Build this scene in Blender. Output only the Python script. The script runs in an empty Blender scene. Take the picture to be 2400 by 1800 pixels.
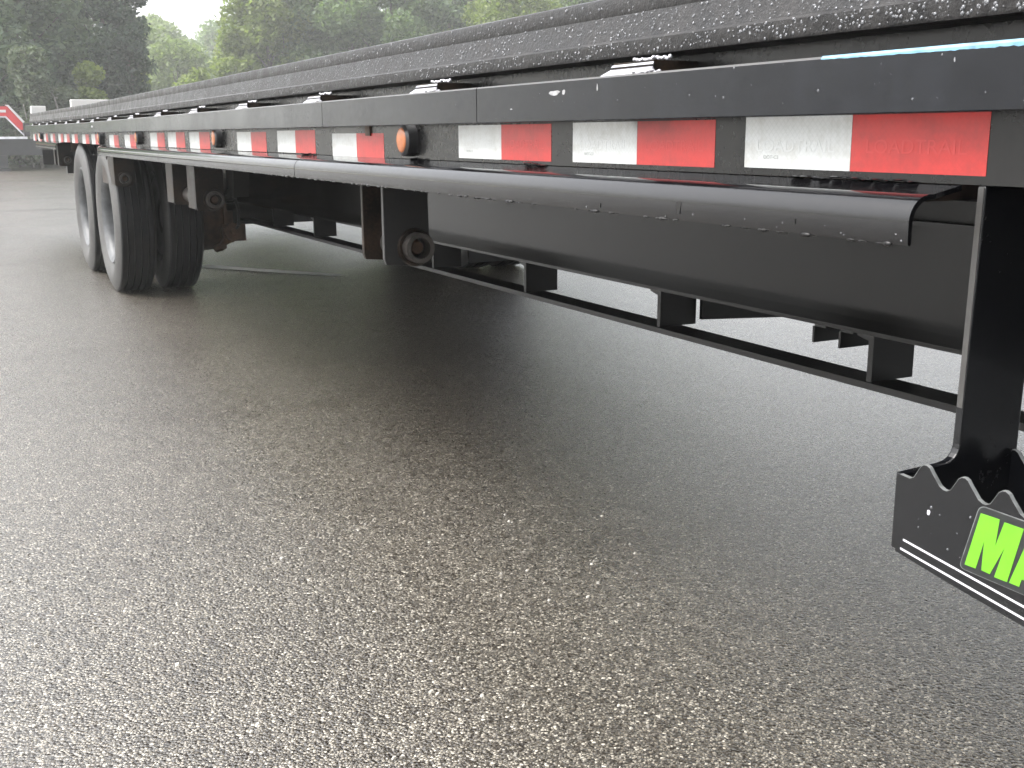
import bpy, math, random
import numpy as np
from mathutils import Vector, Matrix

random.seed(7)
rng = np.random.default_rng(7)
R = math.radians
scene = bpy.context.scene
col = scene.collection

# ------------------------------------------------------------------ camera
CAM_H = 0.81
pitch, roll, yaw = R(12.84), R(-0.351), R(27.194)
fw0 = Vector((math.sin(yaw), math.cos(yaw), 0)); rt0 = Vector((math.cos(yaw), -math.sin(yaw), 0)); up0 = Vector((0, 0, 1))
fwd = fw0 * math.cos(pitch) - up0 * math.sin(pitch)
up1 = up0 * math.cos(pitch) + fw0 * math.sin(pitch)
rt = rt0 * math.cos(roll) + up1 * math.sin(roll)
up = up1 * math.cos(roll) - rt0 * math.sin(roll)
cam_data = bpy.data.cameras.new("camera")
cam_data.sensor_width = 36.0
cam_data.sensor_fit = 'HORIZONTAL'
cam_data.lens = 36.0 * 2583.0 / 2400.0
cam_data.clip_start = 0.02
cam_data.clip_end = 3000
cam = bpy.data.objects.new("camera", cam_data)
col.objects.link(cam)
M = Matrix((rt, up, -fwd)).transposed().to_4x4()
M.translation = Vector((0, 0, CAM_H))
cam.matrix_world = M
scene.camera = cam

# ------------------------------------------------------------------ world, sun, exposure
SUN_EL, SUN_AZ = R(58), R(-72)
world = bpy.data.worlds.new("World")
scene.world = world
world.use_nodes = True
wn = world.node_tree.nodes; wl = world.node_tree.links
wn.clear()
w_out = wn.new("ShaderNodeOutputWorld")
w_bg = wn.new("ShaderNodeBackground")
w_sky = wn.new("ShaderNodeTexSky")
w_sky.sky_type = 'NISHITA'
w_sky.sun_disc = False
w_sky.sun_elevation = SUN_EL
w_sky.sun_rotation = SUN_AZ
w_sky.air_density = 1.0
w_sky.dust_density = 6.0
w_sky.ozone_density = 1.0
w_hs = wn.new("ShaderNodeHueSaturation")
w_hs.inputs['Saturation'].default_value = 0.22
w_bg.inputs['Strength'].default_value = 0.15
wl.new(w_sky.outputs[0], w_hs.inputs['Color'])
wl.new(w_hs.outputs[0], w_bg.inputs['Color'])
wl.new(w_bg.outputs[0], w_out.inputs['Surface'])

sun_data = bpy.data.lights.new("sun", 'SUN')
sun_data.energy = 0.7
sun_data.angle = R(60)
sun_data.color = (1.0, 0.97, 0.93)
sun = bpy.data.objects.new("sun", sun_data)
col.objects.link(sun)
sdir = Vector((math.sin(SUN_AZ) * math.cos(SUN_EL), math.cos(SUN_AZ) * math.cos(SUN_EL), math.sin(SUN_EL)))
sun.rotation_euler = sdir.to_track_quat('Z', 'Y').to_euler()
sun.location = (10, 10, 30)

scene.view_settings.view_transform = 'Standard'
scene.view_settings.look = 'None'
scene.view_settings.exposure = 2.05
scene.view_settings.gamma = 1.0
scene.view_settings.use_curve_mapping = False
scene.cycles.max_bounces = 8
scene.cycles.volume_bounces = 1

# ------------------------------------------------------------------ helpers: meshes and objects
class MB:
    def __init__(self):
        self.v = []; self.f = []
    def add(self, vs, fs):
        n = len(self.v)
        self.v.extend([tuple(map(float, q)) for q in vs])
        self.f.extend([tuple(i + n for i in q) for q in fs])
        return self
    def box(self, x0, x1, y0, y1, z0, z1):
        vs = [(x, y, z) for z in (z0, z1) for y in (y0, y1) for x in (x0, x1)]
        return self.add(vs, [(0, 2, 3, 1), (4, 5, 7, 6), (0, 1, 5, 4), (2, 6, 7, 3), (0, 4, 6, 2), (1, 3, 7, 5)])
    def sweep(self, prof, ys, zoff=None, cap=True):
        n = len(prof); vs = []; fs = []
        for y in ys:
            dz = zoff(y) if zoff else 0
            vs += [(x, y, z + dz) for x, z in prof]
        for k in range(len(ys) - 1):
            for i in range(n):
                j = (i + 1) % n
                fs.append((k * n + i, k * n + j, (k + 1) * n + j, (k + 1) * n + i))
        if cap:
            fs.append(tuple(range(n - 1, -1, -1)))
            fs.append(tuple((len(ys) - 1) * n + i for i in range(n)))
        return self.add(vs, fs)
    def prism(self, poly, axis, a, b):
        """poly in the two other axes, extruded along axis from a to b"""
        def P(q, t):
            if axis == 'x': return (t, q[0], q[1])
            if axis == 'y': return (q[0], t, q[1])
            return (q[0], q[1], t)
        n = len(poly)
        vs = [P(q, a) for q in poly] + [P(q, b) for q in poly]
        fs = [tuple(range(n - 1, -1, -1)), tuple(range(n, 2 * n))]
        fs += [(i, (i + 1) % n, n + (i + 1) % n, n + i) for i in range(n)]
        return self.add(vs, fs)
    def tube(self, p0, p1, r0, r1=None, n=12, cap=True):
        p0 = Vector(p0); p1 = Vector(p1); r1 = r0 if r1 is None else r1
        d = (p1 - p0).normalized()
        a = d.orthogonal().normalized(); b = d.cross(a)
        vs = []
        for p, r in ((p0, r0), (p1, r1)):
            for i in range(n):
                t = 2 * math.pi * i / n
                vs.append(p + a * (r * math.cos(t)) + b * (r * math.sin(t)))
        fs = [(i, (i + 1) % n, n + (i + 1) % n, n + i) for i in range(n)]
        if cap:
            fs += [tuple(range(n - 1, -1, -1)), tuple(range(n, 2 * n))]
        return self.add(vs, fs)
    def lathe(self, prof, axis_point, n=64, axis='x', closed=True):
        """prof: list of (along, radius) round an axis through axis_point"""
        m = len(prof); vs = []; fs = []
        ax, ay, az = axis_point
        for k in range(n):
            t = 2 * math.pi * k / n
            for s, r in prof:
                if axis == 'x': vs.append((ax + s, ay + r * math.cos(t), az + r * math.sin(t)))
                else: vs.append((ax + r * math.cos(t), ay + s, az + r * math.sin(t)))
        for k in range(n):
            k2 = (k + 1) % n
            for i in range(m if closed else m - 1):
                j = (i + 1) % m
                fs.append((k * m + i, k2 * m + i, k2 * m + j, k * m + j))
        return self.add(vs, fs)
    def blob(self, c, rx, ry, rz, n=6, m=4):
        vs = [(c[0], c[1], c[2] - rz)]; fs = []
        for k in range(1, m):
            t = math.pi * k / m - math.pi / 2
            for i in range(n):
                a = 2 * math.pi * i / n
                vs.append((c[0] + rx * math.cos(t) * math.cos(a), c[1] + ry * math.cos(t) * math.sin(a), c[2] + rz * math.sin(t)))
        vs.append((c[0], c[1], c[2] + rz))
        for i in range(n):
            fs.append((0, 1 + (i + 1) % n, 1 + i))
            for k in range(m - 2):
                a0 = 1 + k * n; fs.append((a0 + i, a0 + (i + 1) % n, a0 + n + (i + 1) % n, a0 + n + i))
            fs.append((1 + (m - 2) * n + i, 1 + (m - 2) * n + (i + 1) % n, len(vs) - 1))
        return self.add(vs, fs)
    def mesh(self, name, mat, smooth=None):
        me = bpy.data.meshes.new(name)
        me.from_pydata(self.v, [], self.f)
        me.update()
        import bmesh
        bm = bmesh.new(); bm.from_mesh(me)
        bmesh.ops.recalc_face_normals(bm, faces=bm.faces)
        bm.to_mesh(me); bm.free()
        if mat: me.materials.append(mat)
        if smooth is not None:
            me.shade_smooth()
            me.set_sharp_from_angle(angle=R(smooth))
        return me

def link(name, me, parent=None, loc=None):
    o = bpy.data.objects.new(name, me)
    col.objects.link(o)
    if parent is not None: o.parent = parent
    if loc is not None: o.location = loc
    return o

def part(name, mb, mat, parent, smooth=None, label=None, kind=None, bevel=None):
    o = link(name, mb.mesh(name, mat, smooth), parent)
    if label: o['label'] = label
    if kind: o['kind'] = kind
    if bevel:
        b = o.modifiers.new("bevel", 'BEVEL'); b.width = bevel; b.segments = 2; b.limit_method = 'ANGLE'; b.angle_limit = R(40)
        b.harden_normals = False
    return o

def empty(name, loc=(0, 0, 0)):
    o = bpy.data.objects.new(name, None)
    o.empty_display_size = 0.2
    o.location = loc
    col.objects.link(o)
    return o

def tag(o, label=None, cat=None, group=None, kind=None):
    if label: o['label'] = label
    if cat: o['category'] = cat
    if group: o['group'] = group
    if kind: o['kind'] = kind
    return o

# ------------------------------------------------------------------ helpers: materials
class NT:
    def __init__(self, name):
        self.m = bpy.data.materials.new(name); self.m.use_nodes = True
        self.t = self.m.node_tree; self.n = self.t.nodes; self.l = self.t.links
        self.b = self.n['Principled BSDF']; self.out = self.n['Material Output']
        self._c = None
    def new(self, kind, **kw):
        nd = self.n.new(kind)
        for k, v in kw.items():
            if k in nd.inputs: nd.inputs[k].default_value = v
            else: setattr(nd, k, v)
        return nd
    def coord(self):
        if self._c is None:
            self._c = self.n.new('ShaderNodeTexCoord')
        return self._c.outputs['Object']
    def noise(self, scale, detail=3, rough=0.55, vec=None, sc3=None):
        nd = self.new('ShaderNodeTexNoise'); nd.inputs['Scale'].default_value = scale
        nd.inputs['Detail'].default_value = detail; nd.inputs['Roughness'].default_value = rough
        v = vec or self.coord()
        if sc3:
            mp = self.new('ShaderNodeMapping'); mp.inputs['Scale'].default_value = sc3
            self.l.new(v, mp.inputs['Vector']); v = mp.outputs[0]
        self.l.new(v, nd.inputs['Vector'])
        return nd.outputs['Fac']
    def ramp(self, fac, stops):
        nd = self.new('ShaderNodeValToRGB'); cr = nd.color_ramp
        while len(cr.elements) < len(stops): cr.elements.new(0.5)
        for e, (p, c) in zip(cr.elements, stops):
            e.position = p
            e.color = (c, c, c, 1) if isinstance(c, (int, float)) else (*c, 1)
        self.l.new(fac, nd.inputs['Fac'])
        return nd.outputs['Color']
    def mix(self, fac, a, b, mode='MIX'):
        nd = self.new('ShaderNodeMix'); nd.data_type = 'RGBA'; nd.blend_type = mode
        for sock, val in ((nd.inputs[0], fac), (nd.inputs[6], a), (nd.inputs[7], b)):
            if hasattr(val, 'is_linked') or isinstance(val, bpy.types.NodeSocket): self.l.new(val, sock)
            else: sock.default_value = val if isinstance(val, (int, float)) else (*val, 1)
        return nd.outputs[2]
    def math(self, op, a, b=0.0):
        nd = self.new('ShaderNodeMath'); nd.operation = op
        for sock, val in ((nd.inputs[0], a), (nd.inputs[1], b)):
            if isinstance(val, bpy.types.NodeSocket): self.l.new(val, sock)
            else: sock.default_value = val
        return nd.outputs[0]
    def set(self, name, val):
        s = self.b.inputs[name]
        if isinstance(val, bpy.types.NodeSocket): self.l.new(val, s)
        else: s.default_value = val if isinstance(val, (int, float)) else ((*val, 1) if len(val) == 3 else val)
    def bump(self, h, strength, dist, prev=None):
        nd = self.new('ShaderNodeBump'); nd.inputs['Strength'].default_value = strength; nd.inputs['Distance'].default_value = dist
        self.l.new(h, nd.inputs['Height'])
        if prev is not None: self.l.new(prev, nd.inputs['Normal'])
        self.l.new(nd.outputs[0], self.b.inputs['Normal'])
        return nd.outputs[0]

def paint(name, base=(0.010, 0.010, 0.012), rough=(0.14, 0.34), dirt=0.35, dirtcol=(0.055, 0.047, 0.038), scale=9.0, bump=0.05, streak=False, spec=0.5, coat=0.0, wavy=0.03):
    m = NT(name)
    big = m.noise(scale, 5, 0.62)
    fine = m.noise(scale * 14, 4, 0.6)
    comb = m.mix(0.4, big, fine)
    d = m.ramp(comb, [(0.44, 0.0), (0.68, dirt)])
    if streak:
        st = m.noise(30, 4, 0.6, sc3=(1.0, 1.0, 0.12))
        d = m.mix(0.5, d, m.ramp(st, [(0.5, 0.0), (0.72, dirt)]))
    m.set('Base Color', m.mix(d, base, dirtcol))
    m.set('Roughness', m.ramp(comb, [(0.35, rough[0]), (0.7, rough[1])]))
    m.set('Specular IOR Level', spec); m.set('Coat Weight', coat); m.set('Coat Roughness', 0.08)
    h = m.noise(60, 3, 0.5)
    nb = m.bump(h, bump, 0.004)
    m.bump(m.noise(6, 2), wavy, 0.02, nb)
    return m.m

MAT = {}
MAT['rail'] = paint('rail_paint', base=(0.0022, 0.0028, 0.0048), rough=(0.14, 0.26), dirt=0.20, dirtcol=(0.03, 0.034, 0.045), scale=6, bump=0.06, streak=True, spec=0.30)
MAT['gloss'] = paint('gloss_black_paint', base=(0.003, 0.003, 0.0038), rough=(0.07, 0.16), dirt=0.10, dirtcol=(0.03, 0.027, 0.023), scale=5, bump=0.06, coat=0.12, spec=0.4)
MAT['web'] = paint('web_paint', base=(0.0065, 0.0065, 0.0065), rough=(0.22, 0.36), dirt=0.18, dirtcol=(0.035, 0.031, 0.027), scale=7, bump=0.05, streak=True, spec=0.3)
MAT['beam'] = paint('beam_paint', base=(0.0035, 0.0034, 0.0032), rough=(0.14, 0.22), dirt=0.08, dirtcol=(0.025, 0.022, 0.018), scale=3, bump=0.03, spec=0.24)
MAT['frame'] = paint('frame_paint', base=(0.003, 0.003, 0.0032), rough=(0.35, 0.5), dirt=0.25, dirtcol=(0.018, 0.015, 0.012), scale=8, bump=0.05, spec=0.35)
MAT['hanger'] = paint('hanger_paint', base=(0.0075, 0.006, 0.005), rough=(0.35, 0.55), dirt=0.85, dirtcol=(0.045, 0.027, 0.016), scale=11, bump=0.08, spec=0.18)
MAT['dark_hanger'] = paint('dark_hanger_paint', base=(0.007, 0.007, 0.0075), rough=(0.3, 0.45), dirt=0.25, dirtcol=(0.04, 0.034, 0.028), scale=12, bump=0.06)
MAT['post'] = paint('post_paint', base=(0.0022, 0.0026, 0.0036), rough=(0.16, 0.30), dirt=0.08, dirtcol=(0.02, 0.017, 0.013), scale=10, bump=0.05, spec=0.4)
MAT['edge'] = paint('cut_edge', base=(0.035, 0.034, 0.033), rough=(0.3, 0.5), dirt=0.4, dirtcol=(0.08, 0.075, 0.066), scale=40)  # plate edges; on the rail chamfer it paints in the sky reflection
MAT['under'] = paint('underside', base=(0.004, 0.004, 0.004), rough=(0.5, 0.7), dirt=0.4, dirtcol=(0.03, 0.024, 0.018), scale=5)
MAT['mudflap'] = paint('mudflap_rubber', base=(0.022, 0.022, 0.023), rough=(0.4, 0.6), dirt=0.5, dirtcol=(0.06, 0.057, 0.05), scale=10)
MAT['deck'] = paint('deck_boards', base=(0.10, 0.075, 0.05), rough=(0.5, 0.7), dirt=0.5, dirtcol=(0.04, 0.03, 0.02), scale=6, bump=0.3)

m = NT('bed_liner_coating')
c1 = m.noise(420, 3, 0.7); c2 = m.noise(22, 4, 0.6); c3 = m.noise(110, 3, 0.65)
m.set('Base Color', m.mix(m.ramp(m.mix(0.45, c2, c3), [(0.40, 0.0), (0.62, 0.8)]), (0.007, 0.0068, 0.0072), (0.027, 0.0255, 0.025)))
m.set('Roughness', m.ramp(c2, [(0.35, 0.28), (0.65, 0.5)]))
nb = m.bump(c3, 0.45, 0.003); m.bump(c1, 0.5, 0.0012, nb)
m.set('Specular IOR Level', 0.28)
MAT['liner'] = m.m

m = NT('weld_bead')
m.set('Base Color', m.mix(m.ramp(m.noise(90, 3), [(0.4, 0), (0.65, 1)]), (0.28, 0.28, 0.30), (0.5, 0.5, 0.53)))  # light grey base paints in sky highlights on the wet beads
m.set('Roughness', 0.32)
m.set('Metallic', 0.35)
m.bump(m.noise(260, 2), 0.6, 0.002)
MAT['weld'] = m.m

m = NT('wet_shine_plate')
m.set('Base Color', m.mix(m.ramp(m.noise(60, 4), [(0.35, 0), (0.6, 1)]), (0.20, 0.20, 0.22), (0.45, 0.45, 0.48)))  # pale plate colour includes painted wet shine from the sky
m.set('Roughness', 0.30); m.set('Metallic', 0.3)
MAT['wet_shine'] = m.m

def flat(name, base, rough=0.5, var=0.12, scale=30, spec=0.5, bump=0.0, metallic=0.0):
    m = NT(name)
    dark = tuple(c * (1 - var) for c in base); lite = tuple(min(1, c * (1 + var)) for c in base)
    m.set('Base Color', m.mix(m.ramp(m.noise(scale, 4, 0.6), [(0.35, 0), (0.65, 1)]), dark, lite))
    m.set('Roughness', rough); m.set('Specular IOR Level', spec); m.set('Metallic', metallic)
    if bump: m.bump(m.noise(scale * 4, 3), bump, 0.003)
    return m.m

# reflective tape: diamond lattice and dirt along the upper edge in the sheet itself
def tape_mat(name, base, dirt, lat):
    m = NT(name)
    tc = m.coord()
    sep = m.new('ShaderNodeSeparateXYZ'); m.l.new(tc, sep.inputs[0])
    a = m.math('SINE', m.math('MULTIPLY', m.math('ADD', sep.outputs[1], sep.outputs[2]), 900.0))
    b = m.math('SINE', m.math('MULTIPLY', m.math('SUBTRACT', sep.outputs[1], sep.outputs[2]), 900.0))
    dia = m.math('MAXIMUM', a, b)
    fac = m.ramp(dia, [(0.80, 0.0), (0.98, 1.0)])
    c0 = m.mix(m.math('MULTIPLY', fac, 0.35), base, lat)
    n = m.noise(26, 5, 0.65, sc3=(1, 1, 2.2)); n2 = m.noise(140, 4, 0.6, sc3=(1, 1, 0.35))
    d = m.ramp(m.mix(0.35, n, n2), [(0.45, 0.0), (0.72, 0.75)])
    m.set('Base Color', m.mix(d, c0, dirt))
    m.set('Roughness', 0.38); m.set('Specular IOR Level', 0.4)
    m.bump(m.noise(120, 2), 0.05, 0.002)
    return m.m
MAT['tape_white'] = tape_mat('tape_white', (0.46, 0.475, 0.47), (0.30, 0.29, 0.265), (0.33, 0.35, 0.35))
MAT['tape_red'] = tape_mat('tape_red', (0.38, 0.028, 0.025), (0.20, 0.023, 0.021), (0.32, 0.024, 0.022))
MAT['print_grey'] = flat('print_grey', (0.24, 0.25, 0.24))
MAT['print_faint'] = flat('print_faint', (0.44, 0.455, 0.45), 0.4, 0.02)
MAT['print_faint_red'] = flat('print_faint_red', (0.385, 0.0283, 0.0253), 0.4, 0.02)
MAT['green'] = flat('lime_green_vinyl', (0.105, 0.335, 0.012), 0.4, 0.06, 60)
MAT['sticker'] = flat('sticker_black', (0.010, 0.012, 0.012), 0.35, 0.2, 60)
MAT['white_vinyl'] = flat('white_vinyl', (0.50, 0.49, 0.53), 0.4, 0.05, 60)
MAT['outline'] = flat('sticker_outline', (0.11, 0.115, 0.115), 0.45, 0.35, 120)
MAT['blue_edge'] = flat('pale_blue_scrape', (0.13, 0.28, 0.38), 0.4, 0.35, 60)
MAT['chip'] = flat('bare_chip', (0.24, 0.24, 0.245), 0.4, 0.3, 150)
MAT['amber'] = flat('amber_lens', (0.28, 0.085, 0.022), 0.22, 0.15, 80)
MAT['rubber'] = flat('black_rubber', (0.014, 0.014, 0.015), 0.45, 0.3, 60)
MAT['rust'] = flat('rusty_brake', (0.075, 0.042, 0.024), 0.6, 0.45, 25, bump=0.3)
MAT['inner_brown'] = flat('brown_inner', (0.06, 0.04, 0.03), 0.6, 0.4, 25)  # brown tint of the crossmembers
MAT['steel'] = flat('dull_steel', (0.075, 0.068, 0.062), 0.35, 0.35, 40, metallic=0.5, bump=0.1)
MAT['white_box'] = flat('white_painted_board', (0.50, 0.50, 0.49), 0.5, 0.05, 8)
MAT['red'] = flat('red_paint', (0.42, 0.025, 0.03), 0.3, 0.1, 8)
MAT['blackframe'] = flat('black_frame', (0.014, 0.014, 0.016), 0.35, 0.2, 8)
MAT['pale'] = flat('pale_metal', (0.55, 0.56, 0.58), 0.4, 0.2, 8)
MAT['blueletter'] = flat('blue_mark', (0.08, 0.10, 0.45), 0.4)

m = NT('tyre_rubber')
dn = m.noise(9, 5, 0.6); df = m.noise(70, 3)
m.set('Base Color', m.mix(m.ramp(m.mix(0.4, dn, df), [(0.38, 0), (0.66, 0.9)]), (0.0035, 0.0038, 0.0052), (0.013, 0.0125, 0.012)))
m.set('Roughness', 0.5); m.set('Specular IOR Level', 0.2)
m.bump(df, 0.15, 0.003)
MAT['tread'] = m.m
m = NT('tyre_sidewall')
dn = m.noise(7, 5, 0.6); df = m.noise(60, 3)
m.set('Base Color', m.mix(m.ramp(m.mix(0.4, dn, df), [(0.34, 0), (0.62, 0.9)]), (0.019, 0.0188, 0.019), (0.05, 0.0485, 0.046)))
m.set('Roughness', 0.48)
m.bump(df, 0.15, 0.003)
MAT['sidewall'] = m.m
MAT['rim'] = flat('silver_wheel_paint', (0.07, 0.073, 0.076), 0.45, 0.3, 14, bump=0.05, spec=0.3)

# wet asphalt: aggregate cells in dark binder, wetter and drier patches
m = NT('wet_asphalt')
tc = m.coord()
def voro(scale, feature='F1', rnd=1.0):
    v = m.new('ShaderNodeTexVoronoi'); v.feature = feature
    v.inputs['Scale'].default_value = scale; v.inputs['Randomness'].default_value = rnd
    m.l.new(tc, v.inputs['Vector']); return v
v1 = voro(215); v1e = voro(215, 'DISTANCE_TO_EDGE')
v2 = voro(400)
sp = m.new('ShaderNodeSeparateColor'); m.l.new(v1.outputs['Color'], sp.inputs[0])
sp2 = m.new('ShaderNodeSeparateColor'); m.l.new(v2.outputs['Color'], sp2.inputs[0])
stone = m.ramp(sp.outputs[0], [(0.0, (0.018, 0.0135, 0.009)), (0.30, (0.060, 0.050, 0.039)), (0.55, (0.185, 0.163, 0.129)), (0.82, (0.345, 0.315, 0.258)), (1.0, (0.58, 0.54, 0.46))])
small = m.ramp(sp2.outputs[1], [(0.0, (0.016, 0.013, 0.009)), (0.5, (0.10, 0.086, 0.066)), (1.0, (0.42, 0.385, 0.32))])
binder = m.ramp(v1e.outputs['Distance'], [(0.05, 1.0), (0.19, 0.0)])
pick = m.ramp(sp.outputs[1], [(0.50, 0.0), (0.54, 1.0)])
c = m.mix(pick, stone, small)
c = m.mix(m.math('MULTIPLY', binder, 0.95), c, (0.012, 0.009, 0.0055))
big = m.noise(0.55, 5, 0.6); mid = m.noise(3.0, 4, 0.6)
c = m.mix(1.0, c, m.ramp(m.mix(0.45, big, mid), [(0.3, 0.66), (0.7, 0.92)]), 'MULTIPLY')
damp = m.ramp(m.noise(1.1, 5, 0.62, sc3=(1.0, 1.6, 1.0)), [(0.56, 0.0), (0.66, 1.0)])
c = m.mix(m.math('MULTIPLY', damp, 0.6), c, m.mix(1.0, c, (0.62, 0.58, 0.54), 'MULTIPLY'))
m.set('Base Color', c)
m.set('Roughness', m.math('ADD', m.ramp(big, [(0.35, 0.20), (0.65, 0.27)]), m.math('MULTIPLY', sp.outputs[1], 0.12)))
m.set('Specular IOR Level', 0.5)
m.set('Coat Weight', 0.9); m.set('Coat Roughness', 0.19); m.set('Coat IOR', 1.45)
hgt = m.math('SUBTRACT', m.math('MULTIPLY', sp.outputs[2], 0.7), v1.outputs['Distance'])
nb = m.bump(hgt, 0.5, 0.004)
m.bump(sp2.outputs[0], 0.3, 0.0012, nb)
m.l.new(nb, m.b.inputs['Coat Normal'])
MAT['asphalt'] = m.m

m = NT('dry_verge')
c = m.mix(m.ramp(m.noise(0.6, 5), [(0.4, 0), (0.6, 1)]), (0.16, 0.12, 0.07), (0.08, 0.10, 0.035))
m.set('Base Color', m.mix(m.ramp(m.noise(9, 4), [(0.35, 0), (0.7, 1)]), c, (0.20, 0.17, 0.11)))
m.set('Roughness', 0.9); m.bump(m.noise(6, 4), 0.8, 0.1)
MAT['verge'] = m.m

m = NT('parking_line_paint')
n = m.noise(35, 4, 0.7)
m.set('Base Color', m.mix(m.ramp(n, [(0.5, 0), (0.75, 0.6)]), (0.85, 0.85, 0.83), (0.5, 0.49, 0.46)))
m.set('Roughness', 0.4); m.bump(m.noise(160, 2), 0.5, 0.003)
MAT['line'] = m.m

m = NT('water_drop')
m.set('Base Color', (0.34, 0.35, 0.37)); m.set('Roughness', 0.04); m.set('IOR', 1.42); m.set('Transmission Weight', 0.72)  # grey base colour stands in for sky light refracted by the drops
MAT['water'] = m.m

def leaf_mat(name, cols, transl=0.35):
    m = NT(name)
    g = m.new('ShaderNodeNewGeometry')
    big = m.noise(0.55, 3, 0.6)
    f = m.mix(0.45, g.outputs['Random Per Island'], big)
    cc = m.ramp(f, [(0.2, cols[0]), (0.5, cols[1]), (0.82, cols[2])])
    m.set('Base Color', cc); m.set('Roughness', 0.5); m.set('Specular IOR Level', 0.25)
    tr = m.new('ShaderNodeBsdfTranslucent'); m.l.new(m.mix(1.0, cc, (1.25, 1.35, 0.7), 'MULTIPLY'), tr.inputs['Color'])
    mx = m.new('ShaderNodeMixShader'); mx.inputs[0].default_value = transl
    m.l.new(m.b.outputs[0], mx.inputs[1]); m.l.new(tr.outputs[0], mx.inputs[2])
    m.l.new(mx.outputs[0], m.out.inputs['Surface'])
    return m.m
LEAF = {
    'dark': leaf_mat('leaf_dark', [(0.060, 0.090, 0.064), (0.110, 0.155, 0.103), (0.170, 0.225, 0.150)], 0.5),
    'ivy': leaf_mat('leaf_ivy', [(0.026, 0.042, 0.031), (0.048, 0.072, 0.052), (0.080, 0.112, 0.078)]),
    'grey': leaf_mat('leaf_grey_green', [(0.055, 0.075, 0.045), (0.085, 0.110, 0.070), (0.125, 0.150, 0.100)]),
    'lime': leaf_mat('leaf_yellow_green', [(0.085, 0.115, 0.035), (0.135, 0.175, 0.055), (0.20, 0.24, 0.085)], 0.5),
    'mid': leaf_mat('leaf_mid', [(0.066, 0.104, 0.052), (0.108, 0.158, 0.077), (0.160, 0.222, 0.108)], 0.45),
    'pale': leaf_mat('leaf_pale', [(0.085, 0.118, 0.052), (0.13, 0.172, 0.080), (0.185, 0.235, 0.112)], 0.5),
}
MAT['bark'] = flat('bark', (0.085, 0.075, 0.062), 0.85, 0.4, 10, bump=0.6)
MAT['dead'] = flat('dead_branch', (0.20, 0.19, 0.165), 0.85, 0.3, 12)

# ------------------------------------------------------------------ setting: ground, verge, parking line
g = MB(); g.add([(-900, -900, 0), (900, -900, 0), (900, 900, 0), (-900, 900, 0)], [(0, 1, 2, 3)])
ground = link('asphalt_ground', g.mesh('asphalt_ground', MAT['asphalt'])); tag(ground, kind='structure')

nx, ny = 60, 30
vs = []; fs = []
for j in range(ny):
    for i in range(nx):
        x = -120 + 320 * i / (nx - 1); y = 37.5 + 200 * (j / (ny - 1)) ** 1.6
        z = 0.004 + (0 if j == 0 else min(0.5, 0.12 * j) + 0.15 * math.sin(x * 0.31 + j) * math.cos(j * 1.7 + x * .13))
        if j == 0: y += 0.5 * math.sin(x * 0.6) + 0.3 * math.sin(x * 1.9)
        vs.append((x, y, max(0.004, z)))
for j in range(ny - 1):
    for i in range(nx - 1):
        a = j * nx + i; fs.append((a, a + 1, a + nx + 1, a + nx))
v = MB().add(vs, fs)
verge = link('verge_ground', v.mesh('verge_ground', MAT['verge'], 60)); tag(verge, kind='structure')

p0 = Vector((1.30, 7.27, 0.004)); p1 = Vector((2.05, 6.15, 0.004))
dd = (p1 - p0).normalized(); nn = Vector((-dd.y, dd.x, 0)) * 0.055
g = MB(); K = 40; vs = []; fs = []
for i in range(K + 1):
    q = p0 + (p1 - p0) * (i / K); w = (1 + 0.03 * rng.normal()) * (1 - .5 * max(0, i - 30) / 10)
    vs += [q - nn * w, q + nn * w]
    if i: fs.append((2 * i - 2, 2 * i - 1, 2 * i + 1, 2 * i))
g.add(vs, fs)
o = link('parking_line', g.mesh('parking_line', MAT['line'])); tag(o, kind='structure')

g = MB(); vs = []; fs = []
for i in range(41):
    x = -7 + 9.5 * i / 40; y = 13.6 - .035 * (x + 2) + .02 * math.sin(x * 3.1) + .01 * rng.normal(); w = .012 + .006 * rng.random()
    vs += [(x, y - w, .003), (x, y + w, .003)]
    if i: fs.append((2 * i - 2, 2 * i, 2 * i + 1, 2 * i - 1))
o = link('asphalt_seam', g.add(vs, fs).mesh('asphalt_seam', flat('tar_seam', (0.012, 0.011, 0.010), 0.5))); tag(o, kind='structure')

# ------------------------------------------------------------------ the flatbed trailer
TR = empty('flatbed_trailer', (0, 0, 0))
tag(TR, 'long black flatbed trailer with red and white reflective tape and a side step', 'trailer')
DW = 0.757                      # plane of the near side web
XC = DW + 1.235                 # centre line
def mx(x): return 2 * XC - x
def camber(y): return 0.0 if y < 6.3 else 0.0042 * (y - 6.3)
YF, YR = -2.4, 10.35            # front and rear ends
YS = [YF, -1, 0, .5, 1, 1.5, 2, 3, 4, 5, 6, 6.3, 7, 8, 9, 10, YR]
def clipY(a, b): return [a] + [y for y in YS if a + .01 < y < b - .01] + [b]

def mirror(prof): return [(mx(x), z) for x, z in reversed(prof)]

# side channel (web that carries the tape), near and far
web = [(.757, .766), (.757, .872), (.792, .872), (.792, .8965), (.86, .8965), (.86, .885), (.80, .885), (.80, .860), (.765, .860), (.765, .774), (.835, .774), (.835, .766)]
part('side_channel', MB().sweep(web, YS, camber), MAT['web'], TR)
part('side_channel', MB().sweep(mirror(web), YS, camber), MAT['web'], TR)
# deck edge, near and far: a coated edge with a shallow ridge and rounded rim
edge = [(.764, .8968), (.758, .8985), (.757, .901), (.757, .9165), (.7605, .9195), (.7665, .949), (.7655, .952), (.7655, .968), (.7665, .9712), (.769, .9728), (.8, .9728), (.80, .8968)]
part('deck_edge', MB().sweep(edge, YS, camber), MAT['liner'], TR, smooth=25)
part('deck_edge', MB().sweep(mirror(edge), YS, camber), MAT['liner'], TR, smooth=25)
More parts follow.
